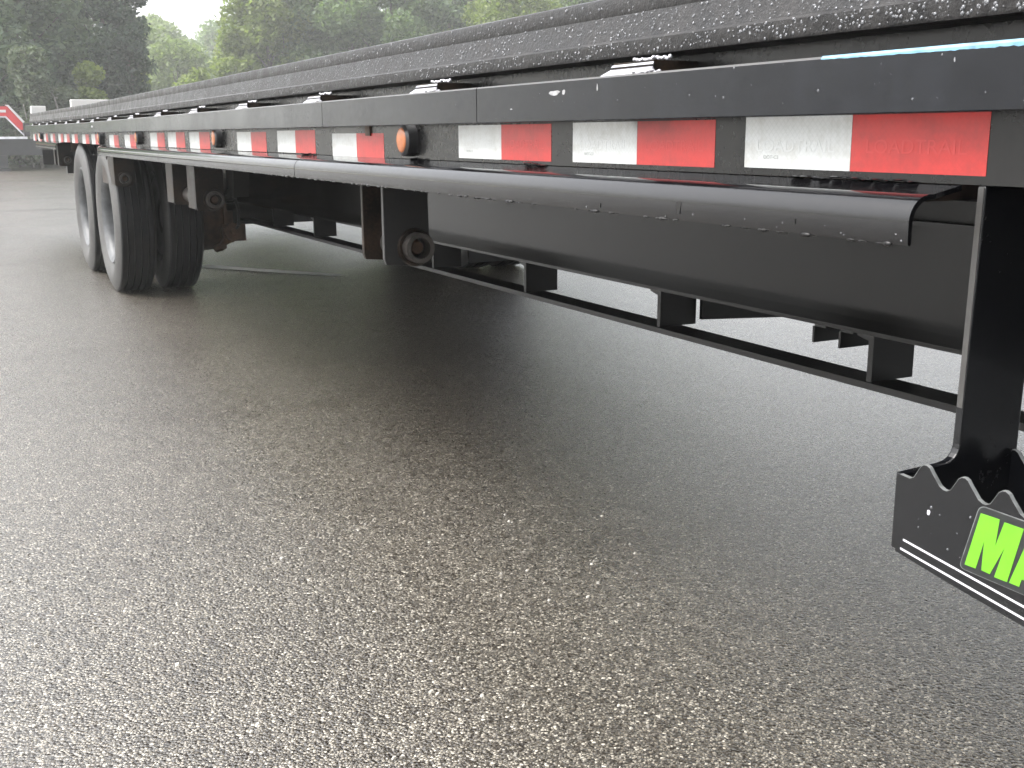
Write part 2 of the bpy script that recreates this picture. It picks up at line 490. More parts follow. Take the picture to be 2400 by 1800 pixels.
# deck boards
nb = 9
for i in range(nb):
    x0 = .802 + i * (2 * (XC - .802)) / nb; x1 = x0 + (2 * (XC - .802)) / nb - .006
    part('deck_plank', MB().sweep([(x0, .925), (x1, .925), (x1, .966), (x0, .966)], YS, camber), MAT['deck'], TR)

# rub rail in butted lengths
def rail_prof(x0):
    return [(x0 + .0095, .824), (x0 + .0095, .8752), (x0 + .0020, .8752), (x0, .8730), (x0, .8250), (x0 + .001, .824)]
def glint_edge(o):
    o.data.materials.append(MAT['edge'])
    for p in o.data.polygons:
        if p.normal.x < -.3 and p.normal.z > .3: p.material_index = 1  # paler chamfer colour stands in for the sky caught along the rail top
cuts = [YF, 1.512, 2.249, 4.6, 7.1, YR]
for a, b in zip(cuts[:-1], cuts[1:]):
    glint_edge(part('rub_rail', MB().sweep(rail_prof(.721), clipY(a + .0012, b - .0012), camber), MAT['rail'], TR))
part('rub_rail', MB().sweep(mirror(rail_prof(.721)), YS, camber), MAT['rail'], TR)
# pale blue scrape on the near end of the rail's upper edge, paint chips on its face
g = MB()
ys = np.linspace(.42, .79, 90)
vs = []; fs = []
for i, y in enumerate(ys):
    w = .0026 * min(1.0, .25 + .75 * (.79 - y) / .20) * (1 + .15 * rng.normal())
    vs += [(.7206, y, .8731 - max(.0004, w)), (.7206, y, .8733), (.7226, y, .8756)]
    if i:
        k = 3 * i
        fs += [(k - 3, k - 2, k + 1, k), (k - 2, k - 1, k + 2, k + 1)]
g.add(vs, fs)
part('paint_scrape', g, MAT['blue_edge'], TR, label='pale blue scrape along the top edge of the rub rail')
def chip(y, z, ly, lz, x=.7206):
    n = 9; pts = []
    for i in range(n):
        a = 2 * math.pi * i / n; q = .65 + .5 * rng.random()
        pts.append((y + ly * q * math.cos(a), z + lz * q * math.sin(a)))
    return MB().prism(pts, 'x', x, x + .0007)
for y, z, ly, lz in ((1.278, .8596, .014, .0035), (1.2545, .8600, .004, .003), (1.1736, .8626, .0016, .005), (5.95, .853, .03, .006), (0.640, .8640, .0008, .0022), (1.40, .842, .003, .0012)):
    part('paint_chip', chip(y, z, ly, lz), MAT['chip'], TR)

# spools between the rail and the web
SP = .6085
spool_mesh = None; weld_mesh = None; plate_mesh = None
def rough_row(y0, y1, z, x, n, rx, rz):
    g = MB()
    for i in range(n):
        t = (i + .5) / n
        g.blob((x + .0008 * rng.normal(), y0 + (y1 - y0) * t, z + .0009 * rng.normal()), rx * (1 + .2 * rng.normal()), (y1 - y0) / n * .62, rz * (1 + .25 * rng.random()), 6, 4)
    return g
for k in range(-4, 15):
    y = 1.1107 + SP * k
    if y > YR - .1: break
    if spool_mesh is None:
        g = MB(); g.box(.7312, .7915, -.040, .042, .828, .8890)
        spool_mesh = g.mesh('spool', MAT['hanger'])
        g = rough_row(-.040, .036, .8925, .7558, 15, .0034, .0022)
        weld_mesh = [g.mesh('weld_bead', MAT['weld'], 50), rough_row(-.062, -.004, .8762, .7255, 14, .0030, .0013).mesh('weld_bead', MAT['weld'], 50)]
        g = MB(); n = [(-.044, .060), (-.040, .046)]
        g.add([(.7240, -.044, .8754), (.7240, .062, .8754), (.7306, .048, .8822), (.7306, -.040, .8822), (.7308, -.044, .8754), (.7308, .062, .8754)],
              [(0, 1, 2, 3), (0, 4, 5, 1), (4, 3, 2, 5), (0, 3, 4), (1, 5, 2)])
        plate_mesh = g.mesh('gusset_plate', MAT['wet_shine']); g = MB()
        g.add([(.7295, -.041, .8846), (.7295, .047, .8846), (.7312, .045, .8872), (.7312, -.041, .8872), (.7311, -.041, .8845), (.7311, .047, .8845)],
              [(0, 1, 2, 3), (0, 4, 5, 1), (4, 3, 2, 5), (0, 3, 4), (1, 5, 2)])
        plate2 = g.mesh('cover_plate', MAT['wet_shine'])
    s = link('spool', spool_mesh, TR, (0, y, camber(y)))
    link('gusset_plate', plate_mesh, s); link('cover_plate', plate2, s)
    for wm in weld_mesh: link('weld_bead', wm, s)

# reflective tape strips: (far end, near end, top height)
tapes = [(.936, .631, .8253), (1.292, .987, .8234), (1.6555, 1.3505, .8218), (2.2985, 1.9935, .8118), (2.7226, 2.4176, .8183), (3.1315, 2.8265, .8172),
         (3.775, 3.475, .8172), (4.155, 3.855, .8183), (4.52, 4.22, .8173), (5.165, 4.87, .8125), (5.64, 5.345, .8107), (6.30, 6.0, .8158), (6.71, 6.41, .8165),
         (7.23, 6.93, .8175), (7.66, 7.36, .82), (8.02, 7.72, .823), (8.55, 8.25, .824), (9.08, 8.78, .825), (9.6, 9.3, .827), (10.05, 9.77, .829)]
def text_mesh(name, s, size, mat):
    cu = bpy.data.curves.new(name, 'FONT'); cu.body = s; cu.size = size; cu.extrude = 0.00003
    ob = bpy.data.objects.new(name, cu); col.objects.link(ob)
    dg = bpy.context.evaluated_depsgraph_get(); me = bpy.data.meshes.new_from_object(ob.evaluated_get(dg))
    bpy.data.objects.remove(ob); me.name = name; me.materials.clear(); me.materials.append(mat)
    return me
def put_text(me, parent, y_left, z, x, xs=1.0):
    # letters run towards -Y (left to right as seen from -X), facing -X
    o = link(me.name, me, parent)
    o.matrix_local = Matrix(((0, 0, -1, x), (-xs, 0, 0, y_left), (0, 1, 0, z), (0, 0, 0, 1)))
    return o
tx_brand = text_mesh('embossed_print', 'LOADTRAIL', .0175, MAT['print_faint'])
tx_brand_red = text_mesh('embossed_print', 'LOADTRAIL', .0175, MAT['print_faint_red'])
tx_dot = text_mesh('dot_print', 'DOT-C2', .0052, MAT['print_grey'])
for i, (ya, yb, zt) in enumerate(tapes):
    ym = (ya + yb) / 2; zt = min(zt, .8225) if i else zt - .0012
    tilt = .0008 * rng.normal() if i > 2 else 0
    def sheet(y0, y1):
        return MB().add([(.7566, y0, zt - .0508), (.7566, y1, zt - .0508), (.7566, y1, zt + tilt), (.7566, y0, zt + tilt),
                         (.7569, y0, zt - .0508), (.7569, y1, zt - .0508), (.7569, y1, zt + tilt), (.7569, y0, zt + tilt)],
                        [(0, 1, 2, 3), (4, 7, 6, 5), (0, 4, 5, 1), (1, 5, 6, 2), (2, 6, 7, 3), (3, 7, 4, 0)])
    tp = part('reflective_tape', sheet(ym, ya), MAT['tape_white'], TR)
    part('red_patch', sheet(yb, ym - .0004), MAT['tape_red'], tp)
    if i < 3:
        put_text(tx_brand, tp, ya - .018, zt - .034, .7564, 1.22)
        put_text(tx_brand_red, tp, ym - .018, zt - .034, .7564, 1.22)
        put_text(tx_dot, tp, ya - .030, zt - .0415, .7564, 1.2)

# amber side lights
for y, zc, rr in ((1.853, .7985, .0225), (3.334, .8, .0225), (4.735, .8, .0225), (5.88, .798, .026), (9.2, .81, .022)):
    g = MB(); g.lathe([(0, .004), (-.020, .004), (-.021, rr), (-.017, rr + .005), (0, rr + .006)], (.757, y, zc), 36)
    li = part('side_light', g, MAT['rubber'], TR, smooth=40)
    prof = [(-.0205, rr * .98)] + [(-.021 - .004 * math.sin(t), rr * .96 * math.cos(t)) for t in np.linspace(0, math.pi / 2 - .05, 7)]
    g = MB().lathe(prof, (.757, y, zc), 36, closed=False)
    part('lens', g, MAT['amber'], li, smooth=60)
part('wire_bracket', MB().box(.7535, .757, 2.06, 2.085, .806, .828), MAT['rust'], TR)

# side step: bent plate with a rolled edge, in two near lengths and one behind the wheels
def step_prof():
    pts = [(.758, .7655)]
    cx, cz, r = .7225, .7365, .0225
    for t in np.linspace(R(82), R(180), 9): pts.append((cx + r * math.cos(t), cz + r * math.sin(t)))
    pts += [(.7005, .7195), (.7016, .7178), (.7035, .7175)]
    r2 = r - .0045
    inner = [(.7045, .719)] + [(cx + r2 * math.cos(t), cz + r2 * math.sin(t)) for t in np.linspace(R(180), R(84), 7)] + [(.758, .7608)]
    return pts + inner
def step_piece(a, b, taper_far=False):
    pr = step_prof(); ys = [y for y in np.linspace(a, b, max(3, int((b - a) / .12)))]
    n = len(pr); vs = []; fs = []
    for y in ys:
        t = max(0.0, (y - (b - .30)) / .30) if taper_far else 0.0
        t = t * t
        for x, z in pr:
            xx = .758 + (x - .758) * (1 - .75 * t)
            zz = z + max(0, .7655 - z) * .35 * t
            vs.append((xx, y, zz + camber(y)))
    g = MB(); m_ = len(ys)
    for k in range(m_ - 1):
        for i in range(n):
            j = (i + 1) % n; fs.append((k * n + i, k * n + j, (k + 1) * n + j, (k + 1) * n + i))
    fs.append(tuple(range(n - 1, -1, -1))); fs.append(tuple((m_ - 1) * n + i for i in range(n)))
    g.add(vs, fs)
    return g
for a, b, tf in ((.655, 2.395, False), (2.399, 4.052, False), (4.056, 5.92, True), (7.66, 9.15, False)):
    st = part('side_step', step_piece(a, b, tf), MAT['gloss'], TR, smooth=35)
    # mud clinging under the lip
    g = MB(); n = int((b - a) / .012)
    for i in range(n):
        if rng.random() < .6:
            g.blob((.7022 + .001 * rng.normal(), a + .006 + (b - a - .012) * rng.random(), .7178), .0022, .004 + .006 * rng.random(), .0010 + .0016 * rng.random() ** 2, 6, 4)
    part('mud', g, MAT['frame'], st, smooth=80, kind='stuff')
# dark drip marks on the lip of the step
for y, z0, z1, w in ((.972, .7245, .7375, .008), (1.13, .7225, .728, .0010), (.79, .7265, .7315, .0012)):
    part('drip_mark', MB().prism([(y - w * .25, z0), (y + w * .25, z0), (y + w * .6, z1), (y - w * .6, z1)], 'x', .6996, .7004), MAT['frame'], TR)
# lumpy weld where the step meets the web
for y0, y1 in ((.70, .86), (1.36, 1.43), (1.78, 1.86), (2.42, 2.52)):
    part('step_weld', rough_row(y0, y1, .7668, .7555, int((y1 - y0) / .013), .0055, .0010), MAT['gloss'], TR, smooth=50)

# main beams and the trussed lower chord under them
BX0, BX1 = 1.43, 1.61
def ibeam(x0, x1, y0, y1, mat):
    c = (x0 + x1) / 2
    pr = [(x0, .459), (x1, .459), (x1, .4665), (c + .005, .4665), (c + .005, .656), (x1, .656), (x1, .664), (x0, .664), (x0, .656), (c - .005, .656), (c - .005, .4665), (x0, .4665)]
    return MB().sweep(pr, [y0, (y0 + y1) / 2, y1])
part('main_beam', ibeam(BX0, BX1, YF, 10.2, MAT['beam']), MAT['beam'], TR)
part('main_beam', ibeam(mx(BX1), mx(BX0), YF, 10.2, MAT['beam']), MAT['beam'], TR)
part('truss_chord', MB().box(BX0, 1.497, YF, 5.95, .3625, .3745), MAT['frame'], TR)
part('truss_chord', MB().box(mx(1.497), mx(BX0), YF, 5.95, .3625, .3745), MAT['frame'], TR)
g = MB(); g.box(1.434, 1.534, -.006, .006, .3755, .4580); blk = g.mesh('truss_block', MAT['frame'])
g = MB(); g.prism([(-.006, .458), (-.035, .458), (-.035, .4545), (-.006, .448)], 'x', 1.434, 1.45); g_ = MB(); g_.prism([(.0, .3755), (.03, .3755), (.0, .381)], 'x', 1.434, 1.45)
g2 = MB(); [g2.add([(x, -y, z) for x, y, z in g.v], g.f)]; toe = g2.mesh('weld_foot', MAT['frame'])
for k in range(-5, 7):
    y = 1.4066 + .6503 * k
    if y < YF + .1 : continue
    b = link('truss_block', blk, TR, (0, y, 0)); link('weld_foot', toe, b)
    o = link('truss_block', blk, TR, (mx(1.484) - 1.484, y, 0))
for y, x1, z0, dy in ((2.035, 1.80, .388, -.09), (3.30, 1.74, .392, 0), (5.30, 1.80, .392, 0)):
    g = MB(); g.add([(1.536, y - .005, z0), (x1, y - .005 + dy, z0), (x1, y - .005 + dy, .4585), (1.536, y - .005, .4585),
                     (1.536, y + .005, z0), (x1, y + .005 + dy, z0), (x1, y + .005 + dy, .4585), (1.536, y + .005, .4585)],
                    [(0, 1, 2, 3), (4, 7, 6, 5), (0, 4, 5, 1), (1, 5, 6, 2), (2, 6, 7, 3), (3, 7, 4, 0)])
    part('cross_brace', g, MAT['beam'], TR)
for y, z0 in ((1.548, .4235), (1.4795, .4235)):
    g = MB(); g.box(1.432, 1.53, y, y + .005, z0, .4545); g.box(1.432, 1.53, y - .03, y, .4545, .4585)
    part('angle_bracket', g, MAT['frame'], TR)
# crossmembers between the side channels
g = MB(); pr = [(-.035, .70), (.035, .70), (.035, .705), (-.03, .705), (-.03, .765), (.035, .765), (.035, .77), (-.035, .77)]
vs = []
xm = MB(); n = len(pr)
xm.add([(.87, y, z) for y, z in pr] + [(mx(.87), y, z) for y, z in pr], [tuple(range(n)), tuple(range(2 * n - 1, n - 1, -1))] + [(i, (i + 1) % n, n + (i + 1) % n, n + i) for i in range(n)])
xmesh = xm.mesh('crossmember', MAT['inner_brown'])
for k in range(-5, 15):
    y = 1.3 + .6503 * k
    if YF + .1 < y < YR - .1: link('crossmember', xmesh, TR, (0, y, 0))
part('shade_spacer', MB().box(1.452, 1.588, YF, 10.1, .6645, .6995), MAT['frame'], TR)  # black spacer added where the gap above the beam lies in shade
part('shade_spacer', MB().box(mx(1.588), mx(1.452), YF, 10.1, .6645, .6995), MAT['frame'], TR)
part('stringer', MB().sweep([(1.25, .771), (1.33, .771), (1.33, .924), (1.25, .924)], [YF, YR - .1]), MAT['under'], TR)
part('stringer', MB().sweep([(mx(1.33), .771), (mx(1.25), .771), (mx(1.25), .924), (mx(1.33), .924)], [YF, YR - .1]), MAT['under'], TR)
part('end_plate', MB().box(.80, mx(.80), YR - .012, YR - .002, .72, .924), MAT['web'], TR)
part('tail_bumper', MB().box(1.0, mx(1.0), 10.10, 10.2, .50, .62), MAT['frame'], TR)

# hanger brackets: two plates and a pipe through both
def hanger(yn, yb, zb_near, zb_back, x0, pipe, side, dirt='hanger', thick=.012):
    h = None
    def plate(y, zb):
        zt = .764
        pts = [(x0 + .008, zt), (x0 + .095, zt), (x0 + .098, zb + .03), (x0 + .085, zb + .004), (x0 + .06, zb - .004), (x0 + .004, zb), (x0, zb + .012), (x0, zt - .012)]
        g = MB().prism(pts, 'y', y, y + thick)
        if side > 0: g.box(x0, x0 + .008, y + thick + .0005, y + side, zb + .004, .75)
        return g
    h = part('hanger_bracket', plate(yn, zb_near), MAT[dirt], TR, bevel=.0015)
    part('back_plate', plate(yb, zb_back), MAT['hanger'], h, bevel=.0015, label='rust stained back plate')
    px, pz, pr = pipe
    g = MB().lathe([(-.030, pr * .70), (-.030, pr), (yb - yn + .03, pr), (yb - yn + .03, pr * .70)], (px, yn, pz), 28, axis='y')
    part('pipe', g, MAT['steel'], h, smooth=40)
    g = MB().lathe([(-.012, .0), (-.012, pr * .40), (-.004, pr * .52), (.02, pr * .55), (.02, .0)], (px, yn, pz), 14, axis='y')
    part('pin', g, MAT['rust'], h, smooth=40)
    g = MB().lathe([(-.0065, pr * 1.02), (-.0065, pr * 1.22), (-.0005, pr * 1.3), (-.0005, pr * 1.02)], (px, yn, pz), 28, axis='y')
    part('weld_ring', g, MAT['hanger'], h, smooth=50)
    return h
hanger(2.075, 2.195, .553, .553, .782, (.848, .586, .030), 0, 'dark_hanger')
hanger(3.865, 4.26, .5565, .5575, .782, (.842, .593, .0285), .13)
hanger(5.76, 6.0, .566, .566, .782, (.828, .6015, .026), .20)
hanger(8.6, 8.85, .60, .60, .80, (.86, .64, .026), .1)
part('mud_flap', MB().box(.76, 1.28, 9.395, 9.405, .592, .765), MAT['mudflap'], TR)

# wheels: duals on two axles, both sides
WR = .385
def tyre_profile():
    hw, tw = .1025, .081
    pr = []
    side = [(.058, .232), (.078, .240), (.094, .275), (.1025, .305), (.1015, .325), (.094, .350), (.086, .368), (.081, .3775), (.0765, .3825)]
    left = [(-s, r) for s, r in side]
    tread = []
    gx = [-.050, -.017, .017, .050]; gw = .0045; gd = .012
    tread.append((-.0745, WR - .001))
    for c in gx:
        tread += [(c - gw, WR), (c - gw + .001, WR - gd), (c + gw - .001, WR - gd), (c + gw, WR)]
    tread.append((.0745, WR - .001))
    right = list(reversed(side))
    return left + tread + right
def wheel_meshes():
    pr = tyre_profile()
    g = MB().lathe(pr, (0, 0, 0), 88)
    me = g.mesh('tyre', MAT['tread'], 30); me.materials.append(MAT['sidewall'])
    for p in me.polygons:
        c = p.center; r = math.hypot(c.y, c.z)
        if r < .374: p.material_index = 1
    # outward face of the outer wheel is -X: rim barrel, dished disc, hub
    rim = [(-.080, .236), (-.086, .238), (-.088, .232), (-.078, .220), (-.070, .212), (-.055, .206), (.05, .205), (.075, .222), (.085, .236), (.08, .240), (.07, .226), (.05, .211), (-.05, .212), (-.068, .222)]
    g = MB().lathe(rim, (0, 0, 0), 64)
    disc = [(.058, .206), (.062, .17), (.050, .150), (.045, .095), (.028, .088), (.028, .0), (.040, .0), (.040, .08), (.055, .095), (.060, .15), (.072, .17), (.070, .206)]
    g.lathe(disc, (0, 0, 0), 64)
    rm = g.mesh('wheel', MAT['rim'], 35)
    g = MB().lathe([(-.03, .0), (-.03, .050), (-.02, .060), (.05, .064), (.05, .0)], (0, 0, 0), 32)
    for k in range(8):
        a = 2 * math.pi * k / 8
        g.tube((.0, .115 * math.cos(a), .115 * math.sin(a)), (.046, .115 * math.cos(a), .115 * math.sin(a)), .011, n=6)
    hb = g.mesh('hub', MAT['steel'], 40)
    return me, rm, hb
ty_me, rim_me, hub_me = wheel_meshes()
def put_wheel(x, y, flip):
    w = link('wheel', rim_me, TR, (x, y, WR))
    t = link('tyre', ty_me, w); h = link('hub', hub_me, w)
    w.rotation_euler = (rng.random() * 6, 0, math.pi if flip else 0)
    return w
AX = (6.175, 7.215)
XO, XI = .8765, 1.1135
for y in AX:
    put_wheel(XO, y, False); put_wheel(XI, y, True)
    put_wheel(mx(XO), y, True); put_wheel(mx(XI), y, False)
    part('axle', MB().tube((1.2, y, WR), (mx(1.2), y, WR), .062, n=20), MAT['under'], TR, smooth=40)
    for s in (0, 1):
        f = (lambda x: mx(x)) if s else (lambda x: x)
        g = MB()
        prof = [(0, .09), (0, .205), (.018, .212), (.022, .195), (.12, .19), (.125, .205), (.14, .205), (.14, .06)]
        g.lathe([(f(1.225 + a) - f(1.225), r) for a, r in prof], (f(1.225), y, WR), 40)
        d = part('brake_drum', g, MAT['rust'], TR, smooth=35)
        g = MB()
        # chamber, slack arm and U bolts on the inner side
        g.tube((f(1.375), y - .12, WR - .10), (f(1.375), y - .26, WR - .08), .05, n=16)
        g.tube((f(1.375), y - .26, WR - .08), (f(1.375), y - .28, WR - .077), .046, n=10)
        g.tube((f(1.375), y - .28, WR - .077), (f(1.375), y - .31, WR - .073), .016, n=8)
        g.box(min(f(1.38), f(1.42)), max(f(1.38), f(1.42)), y - .10, y - .06, WR - .15, WR + .02)
        for q in range(3): g.tube((f(1.30 + .03 * q), y - .19 - .02 * q, WR - .17 + .03 * q), (f(1.33 + .03 * q), y - .24 - .02 * q, WR - .15 + .03 * q), .022 - .004 * q, n=7)
        g.box(min(f(1.33), f(1.45)), max(f(1.33), f(1.45)), y - .245, y - .225, WR - .13, WR - .04)
        part('brake_chamber', g, MAT['rust'], d, smooth=40)
        # leaf spring pack
        g = MB()
        for q in range(4):
            L = .46 - .09 * q; zz = .475 - .011 * q
            pts = [(y + t * L, zz + .075 * (t * L / .46) ** 2) for t in np.linspace(-1, 1, 13)]
            poly = pts + [(a, b + .0095) for a, b in reversed(pts)]
            g.prism(poly, 'x', min(f(1.335), f(1.405)), max(f(1.335), f(1.405)))
        part('leaf_spring', g, MAT['under'], TR)
part('equalizer_hanger', MB().prism([(6.55, .69), (6.85, .69), (6.78, .52), (6.62, .52)], 'x', 1.33, 1.41), MAT['under'], TR)
part('spring_hanger', MB().prism([(5.60, .69), (5.80, .69), (5.76, .50), (5.66, .50)], 'x', 1.33, 1.41), MAT['under'], TR)
# brake line and air hose by the front axle
g = MB(); pts = [Vector((1.40, 5.95, .52)), Vector((1.41, 5.90, .42)), Vector((1.40, 5.88, .34)), Vector((1.38, 5.93, .30))]
for a, b in zip(pts[:-1], pts[1:]): g.tube(a, b, .008, n=8)
part('brake_hose', g, MAT['rubber'], TR, smooth=60)

# boarding ladder at the near end: flared post, serrated step, sticker
LP = .630
post = [(.757, .7655), (.830, .7655), (.8265, .538), (.8265, .465), (.6883, .465), (.6883, .532)]
fil = [(.738 + .0145 * math.cos(t), .5485 + .0145 * math.sin(t)) for t in np.linspace(R(-85), R(0), 6)]
post += [(.735, .5335)] + fil + [(.7535, .60)]
LD = part('ladder_post', MB().prism(post, 'y', LP, LP + .008), MAT['post'], TR, bevel=.0016)
part('cut_edge', MB().prism([(.7535, .58), (.7568, .7645), (.7562, .7645), (.7528, .58)], 'y', LP + .0012, LP + .0068), MAT['edge'], LD)
def teeth_line(y_far, y_near, z_lo, z_hi, pitch):
    pts = [(y_far, z_lo)]
    y = y_far - .010
    while y > y_near + pitch:
        pts += [(y, z_lo - .0008), (y - .0042, z_lo + .0015), (y - .0105, z_hi - .0025), (y - .0135, z_hi - .0003), (y - .0165, z_hi), (y - .0195, z_hi - .0013), (y - .0225, z_hi - .0050), (y - .0305, z_lo + .0012), (y - .0345, z_lo - .0006)]
        y -= pitch
    pts.append((y_near, z_lo))
    return pts
tl = teeth_line(.6296, .14, .5322, .5468, .0375)
bottom = [(.14, .4064), (.5056, .4494), (.5732, .4572), (.6296, .4650)]
part('step_plate', MB().prism(tl + bottom, 'x', .6850, .6880), MAT['post'], LD, label='outer serrated step plate with green sticker')
tl2 = teeth_line(.6360 + .0165, .14, .5200, .5352, .0375)
tl2 = [q for q in tl2 if q[0] < .6295]
tl2 = [(.6295, .5330)] + tl2
part('step_plate', MB().prism(tl2 + [(.14, .46), (.6295, .465)], 'x', .8185, .8225), MAT['post'], LD, label='inner serrated step plate behind the post')
post2 = [(x, z) for x, z in post]
part('ladder_post', MB().prism([(x, z) for x, z in post], 'y', .132, .1395), MAT['post'], TR, bevel=.0016)
# bright cut rim on the serrations
for pts, x in ((tl, .6850), (tl2, .8185)):
    g = MB()
    for (a, b) in zip(pts[:-1], pts[1:]):
        g.add([(x - .0003, a[0], a[1] - .0001), (x - .0003, b[0], b[1] - .0001), (x - .0003, b[0], b[1] + .0005), (x - .0003, a[0], a[1] + .0005),
               (x + .0031, b[0], b[1] + .0005), (x + .0031, a[0], a[1] + .0005)], [(0, 1, 2, 3), (3, 2, 4, 5)])
    part('cut_rim', g, MAT['outline'], LD)
# white pinstripes along the lower edge
def strip(y0, z0, y1, z1, w):
    return MB().prism([(y0, z0), (y1, z1), (y1, z1 + w), (y0, z0 + w)], 'x', .6846, .6850)
yn_ = .17
part('white_stripe', strip(.6216, .4768, yn_, .4768 - (.6216 - yn_) * .1112, .0016), MAT['white_vinyl'], LD)
part('white_stripe', strip(.6239, .4684, yn_, .4684 - (.6239 - yn_) * .1157, .0016), MAT['white_vinyl'], LD)
# sticker: rounded parallelogram, pale outline, green italic letters
def rpar(y0t, y0b, y1t, y1b, zt, zb, r, n=6):
    P = [Vector((y0t, zt)), Vector((y1t, zt - .0012)), Vector((y1b, zb - .0012)), Vector((y0b, zb))]
    out = []
    for i in range(4):
        a, b, c_ = P[i - 1], P[i], P[(i + 1) % 4]
        u = (a - b).normalized(); w = (c_ - b).normalized()
        s, e = b + u * r, b + w * r
        for t in np.linspace(0, 1, n):
            out.append(tuple(s * (1 - t) ** 2 + b * 2 * t * (1 - t) + e * t * t))
    return out
outer = rpar(.5500, .5640, .345, .359, .5300, .4738, .006)
inner = rpar(.5492, .5631, .346, .360, .5294, .4744, .0055)
part('sticker_outline', MB().prism(outer, 'x', .68455, .6850), MAT['outline'], LD)
stk = part('sticker', MB().prism(inner, 'x', .6843, .68455), MAT['sticker'], LD)
ML = [(.5477, .5240), (.5582, .4786), (.5478, .4789), (.5424, .5030), (.5425, .4794), (.5347, .4791), (.5240, .5039), (.5306, .4782), (.5191, .4784), (.5095, .5236), (.5262, .5235), (.5322, .5030), (.5306, .5243)]
AL = [(.5173, .4786), (.5030, .5236), (.4900, .5232), (.4905, .4782), (.5000, .4782), (.5001, .4850), (.5070, .4850), (.5085, .4786)]
g = MB().prism(ML, 'x', .6840, .6843); g.prism(AL, 'x', .6840, .6843)
part('sticker_letters', g, MAT['green'], LD)
part('paint_chip', chip(.5978, .5090, .0016, .0022, .6846), MAT['white_vinyl'], LD)
# number plate style stamp on the beam near the post
part('weld_row', rough_row(.632, .640, .766, .80, 3, .006, .003), MAT['hanger'], LD)

# rain drops on the coated deck edge and the rail
def drops(n, faces, rmin, rmax, name):
    vs = []; fs = []
    for _ in range(n):
        y0, y1, pa, pb = faces[int(rng.integers(len(faces)))]
        u = rng.random()
        y = y0 + (y1 - y0) * rng.random() ** 1.6
        t = rng.random()
        x = pa[0] + (pb[0] - pa[0]) * t; z = pa[1] + (pb[1] - pa[1]) * t + camber(y)
        nx_, nz_ = (pa[1] - pb[1]), (pb[0] - pa[0])
        L = math.hypot(nx_, nz_); N = Vector((-abs(nx_) / L, 0, (abs(nz_) / L) if pb[0] > pa[0] else 0))
        r = rmin + (rmax - rmin) * rng.random() ** 2.2
        T = Vector((0, 1, 0)); B = N.cross(T)
        c = Vector((x, y, z)); b0 = len(vs); k = 7
        for hh, rr in ((-.12, 1.0), (.38, .82), (.60, .40)):
            for i in range(k):
                a = 2 * math.pi * i / k
                vs.append(tuple(c + (T * math.cos(a) + B * math.sin(a) * 1.12) * (rr * r) + N * (hh * r)))
        vs.append(tuple(c + N * (.66 * r)))
        for ring in range(2):
            for i in range(k):
                fs.append((b0 + ring * k + i, b0 + ring * k + (i + 1) % k, b0 + (ring + 1) * k + (i + 1) % k, b0 + (ring + 1) * k + i))
        for i in range(k): fs.append((b0 + 2 * k + i, b0 + 2 * k + (i + 1) % k, b0 + 3 * k))
        fs.append(tuple(b0 + i for i in range(k - 1, -1, -1)))
    return MB().add(vs, fs)
F_lo = ((.757, .901), (.757, .9165)); F_mid = ((.7605, .9195), (.7665, .949)); F_up = ((.7655, .952), (.7655, .968))
faces = [(.55, 5.0, *F_lo), (.55, 5.0, *F_lo), (.55, 5.0, *F_mid), (.55, 5.0, *F_mid), (.55, 5.0, *F_mid), (.55, 5.0, *F_up)]
part('water_drops', drops(5000, faces, .0005, .0021, 'water_drops'), MAT['water'], TR, smooth=60, kind='stuff')
part('water_drops', drops(120, [(.45, 2.6, (.721, .828), (.721, .872)), (.35, .62, (.685, .47), (.685, .53))], .0005, .0014, 'water_drops'), MAT['water'], TR, smooth=60, kind='stuff')
part('water_drops', drops(26, [(.66, 2.6, (.70, .720), (.70, .728))], .0004, .0009, 'water_drops'), MAT['water'], TR, smooth=60, kind='stuff')

# ------------------------------------------------------------------ things lying on the deck
def simple(name, mb, mat, label, cat, group=None, bevel=None):
    o = part(name, mb, mat, None, bevel=bevel); tag(o, label, cat, group); return o
zd = .966 + camber(9.6)
simple('white_board', MB().box(1.02, 2.9, 9.58, 9.66, zd + .001, zd + .108), MAT['white_box'], 'long white board standing across the far end of the black flatbed', 'board', bevel=.004)
zd = .9728 + camber(10.2)
simple('white_box', MB().box(.772, .885, 10.2, 10.32, zd + .0005, zd + .062), MAT['white_box'], 'small white box on the far corner of the black flatbed', 'box', bevel=.004)

# ------------------------------------------------------------------ second trailer
T2 = empty('gooseneck_trailer', (0, 0, 0))
tag(T2, 'parked trailer with bright red neck and black frame before the trees', 'trailer')
Y2 = 29.0
part('frame_beam', MB().box(-7.0, 3.6, Y2, Y2 + .15, .36, .735), MAT['blackframe'], T2)
part('frame_beam', MB().box(-7.0, 3.6, Y2 + 2.1, Y2 + 2.25, .36, .735), MAT['blackframe'], T2)
part('deck_rail', MB().box(-7.0, 2.05, Y2 - .06, Y2 + 2.3, .737, .79), MAT['pale'], T2)
nk = [(-1.6, 1.27), (1.655, 1.27), (1.94, .95), (2.0, .95), (2.0, 1.11), (1.70, 1.49), (-1.6, 1.49)]
part('red_neck', MB().prism(nk, 'y', Y2 + .3, Y2 + .5), MAT['red'], T2)
part('neck_cap', MB().prism([(1.70, 1.493), (2.003, 1.113), (2.05, 1.13), (1.73, 1.525), (1.66, 1.525)], 'y', Y2 + .28, Y2 + .52), MAT['white_box'], T2)
part('neck_rib', MB().prism([(-1.6, 1.235), (1.64, 1.235), (2.02, .80), (2.05, .80), (1.655, 1.266), (-1.6, 1.266)], 'y', Y2 + .33, Y2 + .47), MAT['pale'], T2)
part('neck_mark', MB().box(1.53, 1.66, Y2 + .29, Y2 + .299, 1.35, 1.41), MAT['white_box'], T2)
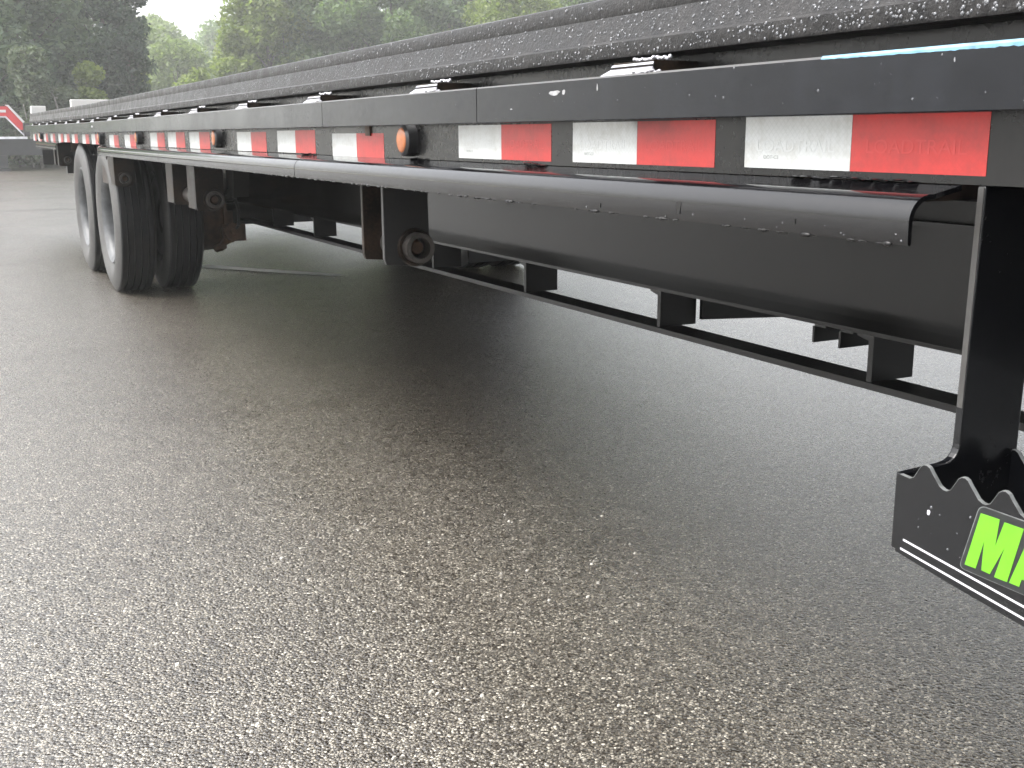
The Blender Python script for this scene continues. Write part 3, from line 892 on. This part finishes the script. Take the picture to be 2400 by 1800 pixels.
part('neck_mark', MB().box(1.38, 1.50, Y2 + .29, Y2 + .299, 1.35, 1.41), MAT['blueletter'], T2)
g = MB().box(1.32, 1.58, Y2 + .0, Y2 + .3, .06, .359); g.box(1.28, 1.62, Y2 - .03, Y2 + .33, .0, .055)
part('jack_leg', g, MAT['blackframe'], T2)
g = MB(); g.lathe([(-.1, .2), (-.1, .38), (.1, .38), (.1, .2)], (-3.5, Y2 + .3, .38), 28, axis='y'); g.lathe([(-.1, .2), (-.1, .38), (.1, .38), (.1, .2)], (-4.5, Y2 + .3, .38), 28, axis='y')
part('tyre_pair', g, MAT['tread'], T2, smooth=40)
part('front_post', MB().box(2.01, 2.14, Y2 + .2, Y2 + .6, .795, 1.10), MAT['blackframe'], T2)

# ------------------------------------------------------------------ trees
TANX = [(-1200, -.32), (0, .0506), (85, .0776), (165, .1038), (340, .1634), (540, .236), (900, .38), (1300, .5642), (2400, 1.35)]
def t_of(px): return float(np.interp(px, [a for a, _ in TANX], [b for _, b in TANX]))

def leaf_cloud(name, centers, radii, nleaf, size, mat):
    """leaf sized rhombs scattered round clump centres"""
    nleaf = int(nleaf * 1.5)
    centers = np.asarray(centers); radii = np.asarray(radii)
    wgt = radii ** 2 / (radii ** 2).sum()
    idx = rng.choice(len(centers), nleaf, p=wgt)
    d = rng.normal(size=(nleaf, 3)); d /= np.linalg.norm(d, axis=1)[:, None]
    rad = rng.random(nleaf) ** .45
    c = centers[idx] + d * (rad * radii[idx])[:, None] * np.array([1, 1, .8])
    c[:, 2] = np.maximum(c[:, 2], .05)
    a = rng.normal(size=(nleaf, 3)); a[:, 2] *= .7; a /= np.linalg.norm(a, axis=1)[:, None]
    b = rng.normal(size=(nleaf, 3)); b -= a * (a * b).sum(1)[:, None]; b /= np.linalg.norm(b, axis=1)[:, None]
    s = size * (.55 + .9 * rng.random(nleaf))
    A = a * s[:, None] * .62; B = b * s[:, None] * .34
    V = np.stack([c - A, c + B, c + A, c - B], 1).reshape(-1, 3)
    me = bpy.data.meshes.new(name)
    n = nleaf
    me.vertices.add(4 * n); me.loops.add(4 * n); me.polygons.add(n)
    me.vertices.foreach_set('co', V.astype(np.float32).ravel())
    me.loops.foreach_set('vertex_index', np.arange(4 * n, dtype=np.int32))
    me.polygons.foreach_set('loop_start', np.arange(0, 4 * n, 4, dtype=np.int32))
    me.polygons.foreach_set('loop_total', np.full(n, 4, dtype=np.int32))
    me.update(); me.validate()
    me.materials.append(mat)
    return me

def limb(g, p, q, r0, r1, bend=.12, n=5):
    p = Vector(p); q = Vector(q); L = (q - p).length
    pts = [p]
    for i in range(1, n):
        pts.append(p.lerp(q, i / n) + Vector(rng.normal(size=3)) * (bend * L / n))
    pts.append(q)
    for i in range(n):
        a = r0 + (r1 - r0) * i / n; b = r0 + (r1 - r0) * (i + 1) / n
        g.tube(pts[i], pts[i + 1], a, b, n=6, cap=False)
    return pts

def tree(px, Y, h, r, kind, label, nleaf=9000, leaf=.16, base=.3, nclump=40, clump=(.5, 1.0), name='broadleaf_tree', cat='tree', group=None, columnar=False, trunk_r=None, lean=0.0):
    X = t_of(px) * Y
    root = empty(name, (X, Y, .02)); tag(root, label, cat, group)
    g = MB(); tr_ = trunk_r or h * .016
    top = Vector((lean * h, .02 * h, h * .88))
    pts = limb(g, (0, 0, -.05), top, tr_, tr_ * .25, .10, 8)
    cs = []; rs = []
    for i in range(nclump):
        t = rng.random() ** .9
        z = base + (h - base) * t
        if columnar: prof = 1.0 - .55 * t
        else: prof = (math.sin(math.pi * (0.13 + .80 * t)) ** .7) * (1.0)
        a = 2 * math.pi * rng.random(); q = r * prof * (rng.random() ** .5)
        ctr = top * min(1, z / h)
        c = Vector((ctr.x + q * math.cos(a), ctr.y + q * math.sin(a), z))
        cs.append(tuple(c)); rs.append(clump[0] + (clump[1] - clump[0]) * rng.random())
        if i % 3 == 0 and not columnar:
            k = min(len(pts) - 2, max(1, int(len(pts) * min(.85, z / h * .75))))
            limb(g, pts[k], c, tr_ * .35, tr_ * .08, .18, 4)
    o = link('trunk', g.mesh('trunk', MAT['bark'], 60), root)
    o = link('crown', leaf_cloud('crown', cs, rs, nleaf, leaf, LEAF[kind]), root)
    return root

GT = 'trees along the edge of the lot'
# dark trees on the left
tree(-330, 37, 7.2, 3.0, 'dark', 'dark tree beyond the left edge of the red necked trailer', 7000, .15, group=GT)
tree(-95, 34, 7.0, 2.4, 'dark', 'dark green tree rising at the far left over the red trailer neck', 12000, .17, nclump=55, group=GT)
tree(40, 35, 6.6, 2.2, 'dark', 'dense dark tree directly above the red trailer neck', 13000, .16, base=.2, nclump=50, group=GT)
tree(140, 37, 6.4, 1.9, 'dark', 'thin dark tree with sky showing through its open upper branches', 7000, .15, base=.2, nclump=34, clump=(.4, .8), group=GT)
tree(215, 36, 6.2, 1.4, 'dark', 'ragged dark tree beside the ivy covered trunk', 7500, .15, base=.2, nclump=34, clump=(.35, .75), group=GT)
tree(262, 33.5, 5.6, .55, 'ivy', 'shorter trunk wrapped in dark ivy with a rounded dark head', 5200, .12, base=.2, nclump=30, clump=(.3, .5), name='ivy_tree', columnar=True, group=GT)
tree(312, 33.5, 6.8, .55, 'ivy', 'tall slim trunk wrapped in dark ivy next to the pale far trees', 8000, .12, base=.2, nclump=44, clump=(.3, .52), name='ivy_tree', columnar=True, group=GT)
# pale far trees in the gap
GF = 'pale hazy trees in the gap'
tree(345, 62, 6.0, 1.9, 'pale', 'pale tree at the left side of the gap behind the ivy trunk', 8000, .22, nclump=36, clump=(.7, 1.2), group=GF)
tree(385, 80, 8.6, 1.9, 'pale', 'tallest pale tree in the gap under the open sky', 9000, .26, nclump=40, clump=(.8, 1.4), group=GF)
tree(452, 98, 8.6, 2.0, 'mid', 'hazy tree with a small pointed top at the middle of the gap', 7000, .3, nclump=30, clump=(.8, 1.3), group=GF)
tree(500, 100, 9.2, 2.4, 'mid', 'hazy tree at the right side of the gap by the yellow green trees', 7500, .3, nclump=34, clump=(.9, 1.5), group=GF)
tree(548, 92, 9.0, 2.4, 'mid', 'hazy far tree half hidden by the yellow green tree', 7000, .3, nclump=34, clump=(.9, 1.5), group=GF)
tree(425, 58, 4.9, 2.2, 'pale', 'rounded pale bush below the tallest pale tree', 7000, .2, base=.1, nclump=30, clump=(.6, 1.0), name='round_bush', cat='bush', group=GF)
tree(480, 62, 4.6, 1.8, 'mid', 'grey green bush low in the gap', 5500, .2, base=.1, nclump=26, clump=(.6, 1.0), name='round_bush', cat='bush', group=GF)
# yellow green and mid trees on the right
GR = 'trees behind the middle of the deck'
tree(548, 47, 4.7, 1.7, 'lime', 'yellow green bush at the right foot of the gap', 8000, .15, base=.1, nclump=30, clump=(.5, .8), name='round_bush', cat='bush', group=GR)
tree(636, 46, 7.8, 1.5, 'lime', 'yellow green tree bordering the right side of the sky gap', 13000, .17, base=.2, nclump=54, group=GR)
tree(720, 48, 8.0, 2.9, 'mid', 'mid green tree right of the yellow green tree', 12000, .18, base=.2, nclump=52, group=GR)
tree(820, 46, 7.8, 2.8, 'mid', 'full green tree with a small hole of sky in it', 12000, .18, base=.2, nclump=48, group=GR)
tree(930, 45, 7.8, 2.6, 'mid', 'green tree left of the bare dark trunk', 12000, .18, base=.3, nclump=48, group=GR)
tree(1075, 47, 8.6, 2.6, 'dark', 'dark tree whose bare trunk shows above the deck', 9000, .18, base=2.4, nclump=40, trunk_r=.26, group=GR)
tree(1190, 44, 7.4, 2.6, 'lime', 'bright green tree above the near part of the deck', 11000, .17, base=.3, nclump=46, group=GR)
tree(1330, 46, 7.6, 3.0, 'mid', 'green tree hidden mostly by the upper right of the deck', 9000, .19, base=.3, nclump=44, group=GR)
GB = 'second row of trees behind the deck'
for q, (px, Y, h, lab) in enumerate(((690, 57, 8.4, 'tree in the second row behind the yellow green tree'), (790, 58, 8.6, 'tree in the second row behind the mid green trees'), (890, 57, 8.6, 'tree in the second row left of the bare trunk'), (1000, 58, 8.8, 'tree in the second row just behind the bare trunk'), (1130, 57, 8.4, 'tree in the second row right of the bare trunk'), (1270, 58, 8.6, 'tree in the second row above the near deck edge'), (-60, 46, 7.0, 'tree in the second row behind the red trailer neck'))):
    tree(px, Y, h, 2.6 if px > 300 else 1.9, 'mid' if px > 300 else 'dark', lab, 9000, .2, base=.3, nclump=46, group=GB)
# shrubs and saplings
GS = 'shrubs at the foot of the trees'
tree(92, 31, 2.9, .62, 'grey', 'tall pale grey green shrub behind the small white box', 5200, .11, base=.05, nclump=26, clump=(.25, .42), name='leafy_shrub', cat='shrub', columnar=True, group=GS)
tree(135, 31.5, 2.0, .7, 'grey', 'lower grey green shrub right of the tall pale one', 4200, .11, base=.05, nclump=22, clump=(.25, .42), name='leafy_shrub', cat='shrub', group=GS)
tree(40, 33, 1.6, .9, 'grey', 'low shrub just under the red trailer neck', 3500, .11, base=.05, nclump=20, clump=(.25, .42), name='leafy_shrub', cat='shrub', group=GS)
tree(212, 32.5, 2.5, .45, 'lime', 'yellow green sapling against the dark trees', 2600, .12, base=.3, nclump=16, clump=(.22, .36), name='young_sapling', cat='sapling', group=GS)
tree(318, 40, 2.6, .8, 'lime', 'light green shrub right of the ivy trunk', 3600, .14, base=.1, nclump=18, clump=(.3, .5), name='leafy_shrub', cat='shrub', group=GS)
tree(470, 42, 2.9, .8, 'lime', 'bright yellow green shrub peeping over the deck in the gap', 3600, .14, base=.1, nclump=18, clump=(.3, .5), name='leafy_shrub', cat='shrub', group=GS)
tree(705, 40, 3.0, 1.1, 'lime', 'light shrub above the deck before the mid green trees', 4200, .14, base=.1, nclump=20, clump=(.35, .6), name='leafy_shrub', cat='shrub', group=GS)
tree(890, 39, 3.6, .8, 'lime', 'light shrub touching the deck edge before the bare trunk', 3600, .14, base=.1, nclump=18, clump=(.35, .55), name='leafy_shrub', cat='shrub', group=GS)
# dead branches leaning in the undergrowth
def dead_branch(px0, z0, px1, z1, Y, label, r=.03):
    g = MB(); a = Vector((t_of(px0) * Y, Y, z0)); b = Vector((t_of(px1) * Y, Y + .4, z1))
    pts = limb(g, a, b, r, r * .4, .08, 7)
    for k in (2, 3, 5):
        limb(g, pts[k], pts[k] + Vector(rng.normal(size=3)) * .45, r * .5, r * .15, .2, 3)
    o = part('dead_branch', g, MAT['dead'], None, smooth=60); tag(o, label, 'branch', 'bare branches in the undergrowth')
dead_branch(186, .02, 116, 2.4, 30.8, 'long bare branch leaning across the dark undergrowth', .032)
dead_branch(190, .02, 184, 1.9, 31.2, 'upright bare stem beside the long leaning branch', .026)
dead_branch(72, .02, 66, 2.2, 31.0, 'thin pale stem rising left of the tall grey shrub', .022)
# undergrowth that closes the view at the foot of the trees
cs = []; rs = []
for i in range(420):
    px = rng.uniform(-500, 1500); Y = rng.uniform(40, 50); cs.append((t_of(px) * Y, Y, rng.uniform(.1, 1.2))); rs.append(rng.uniform(.6, 1.1))
o = link('undergrowth', leaf_cloud('undergrowth', cs, rs, 60000, .2, LEAF['dark'])); tag(o, kind='stuff')
cs = []; rs = []
for i in range(260):
    px = rng.uniform(-600, 1600); Y = rng.uniform(104, 125); cs.append((t_of(px) * Y, Y, rng.uniform(.5, 5.6))); rs.append(rng.uniform(1.2, 2.2))
o = link('far_woods', leaf_cloud('far_woods', cs, rs, 42000, .45, LEAF['mid'])); tag(o, kind='stuff')
# dry grass along the verge
n = 16000
x = rng.uniform(-6, 32, n); y = 37.2 + rng.random(n) ** 2 * 5
hgt = rng.uniform(.08, .32, n); ang = rng.uniform(0, 6.28, n); ln = rng.normal(0, .06, (n, 2))
V = np.zeros((n, 3, 3)); w = .012
V[:, 0] = np.stack([x - w * np.cos(ang), y - w * np.sin(ang), np.zeros(n)], 1)
V[:, 1] = np.stack([x + w * np.cos(ang), y + w * np.sin(ang), np.zeros(n)], 1)
V[:, 2] = np.stack([x + ln[:, 0], y + ln[:, 1], hgt], 1)
me = bpy.data.meshes.new('dry_grass'); me.from_pydata(V.reshape(-1, 3).tolist(), [], [(3 * i, 3 * i + 1, 3 * i + 2) for i in range(n)]); me.materials.append(MAT['verge'])
o = link('dry_grass', me); tag(o, kind='stuff')

# ------------------------------------------------------------------ loose chips on the asphalt
n = 900; vs = []; fs = []
for _ in range(n):
    d = .8 + 1.5 * rng.random(); a = rng.uniform(-.15, .62)
    x, y = d * math.sin(a), d * math.cos(a)
    r = .0016 + .0030 * rng.random() ** 2; b0 = len(vs)
    rot = rng.uniform(0, 6.28); e = rng.uniform(.6, 1.0)
    for k in range(5):
        t = rot + 2 * math.pi * k / 5; q = r * rng.uniform(.75, 1.2)
        vs.append((x + q * math.cos(t), y + q * e * math.sin(t), .0002))
    for k in range(5):
        t = rot + 2 * math.pi * k / 5; q = r * rng.uniform(.45, .75)
        vs.append((x + q * math.cos(t), y + q * e * math.sin(t), r * rng.uniform(.6, .9)))
    fs += [tuple(b0 + 5 + k for k in range(5))] + [(b0 + k, b0 + (k + 1) % 5, b0 + 5 + (k + 1) % 5, b0 + 5 + k) for k in range(5)]
mchip = NT('loose_chips'); gI = mchip.new('ShaderNodeNewGeometry')
mchip.set('Base Color', mchip.ramp(gI.outputs['Random Per Island'], [(0.1, (0.08, 0.07, 0.058)), (0.6, (0.20, 0.185, 0.155)), (1.0, (0.44, 0.42, 0.37))])); mchip.set('Roughness', .4); mchip.set('Coat Weight', 1.0); mchip.set('Coat Roughness', .4)
o = link('loose_gravel', MB().add(vs, fs).mesh('loose_gravel', mchip.m)); tag(o, kind='stuff')

# ------------------------------------------------------------------ damp air
hz = bpy.data.materials.new('damp_air'); hz.use_nodes = True
hn = hz.node_tree.nodes; hn.clear()
ho = hn.new('ShaderNodeOutputMaterial'); hv = hn.new('ShaderNodeVolumePrincipled')
hv.inputs['Color'].default_value = (0.95, 0.97, 0.96, 1); hv.inputs['Density'].default_value = 0.0022; hv.inputs['Anisotropy'].default_value = 0.3
hz.node_tree.links.new(hv.outputs[0], ho.inputs['Volume'])
o = link('haze', MB().box(-950, 950, -950, 950, -1.0, 15.5).mesh('haze', hz)); tag(o, kind='stuff')
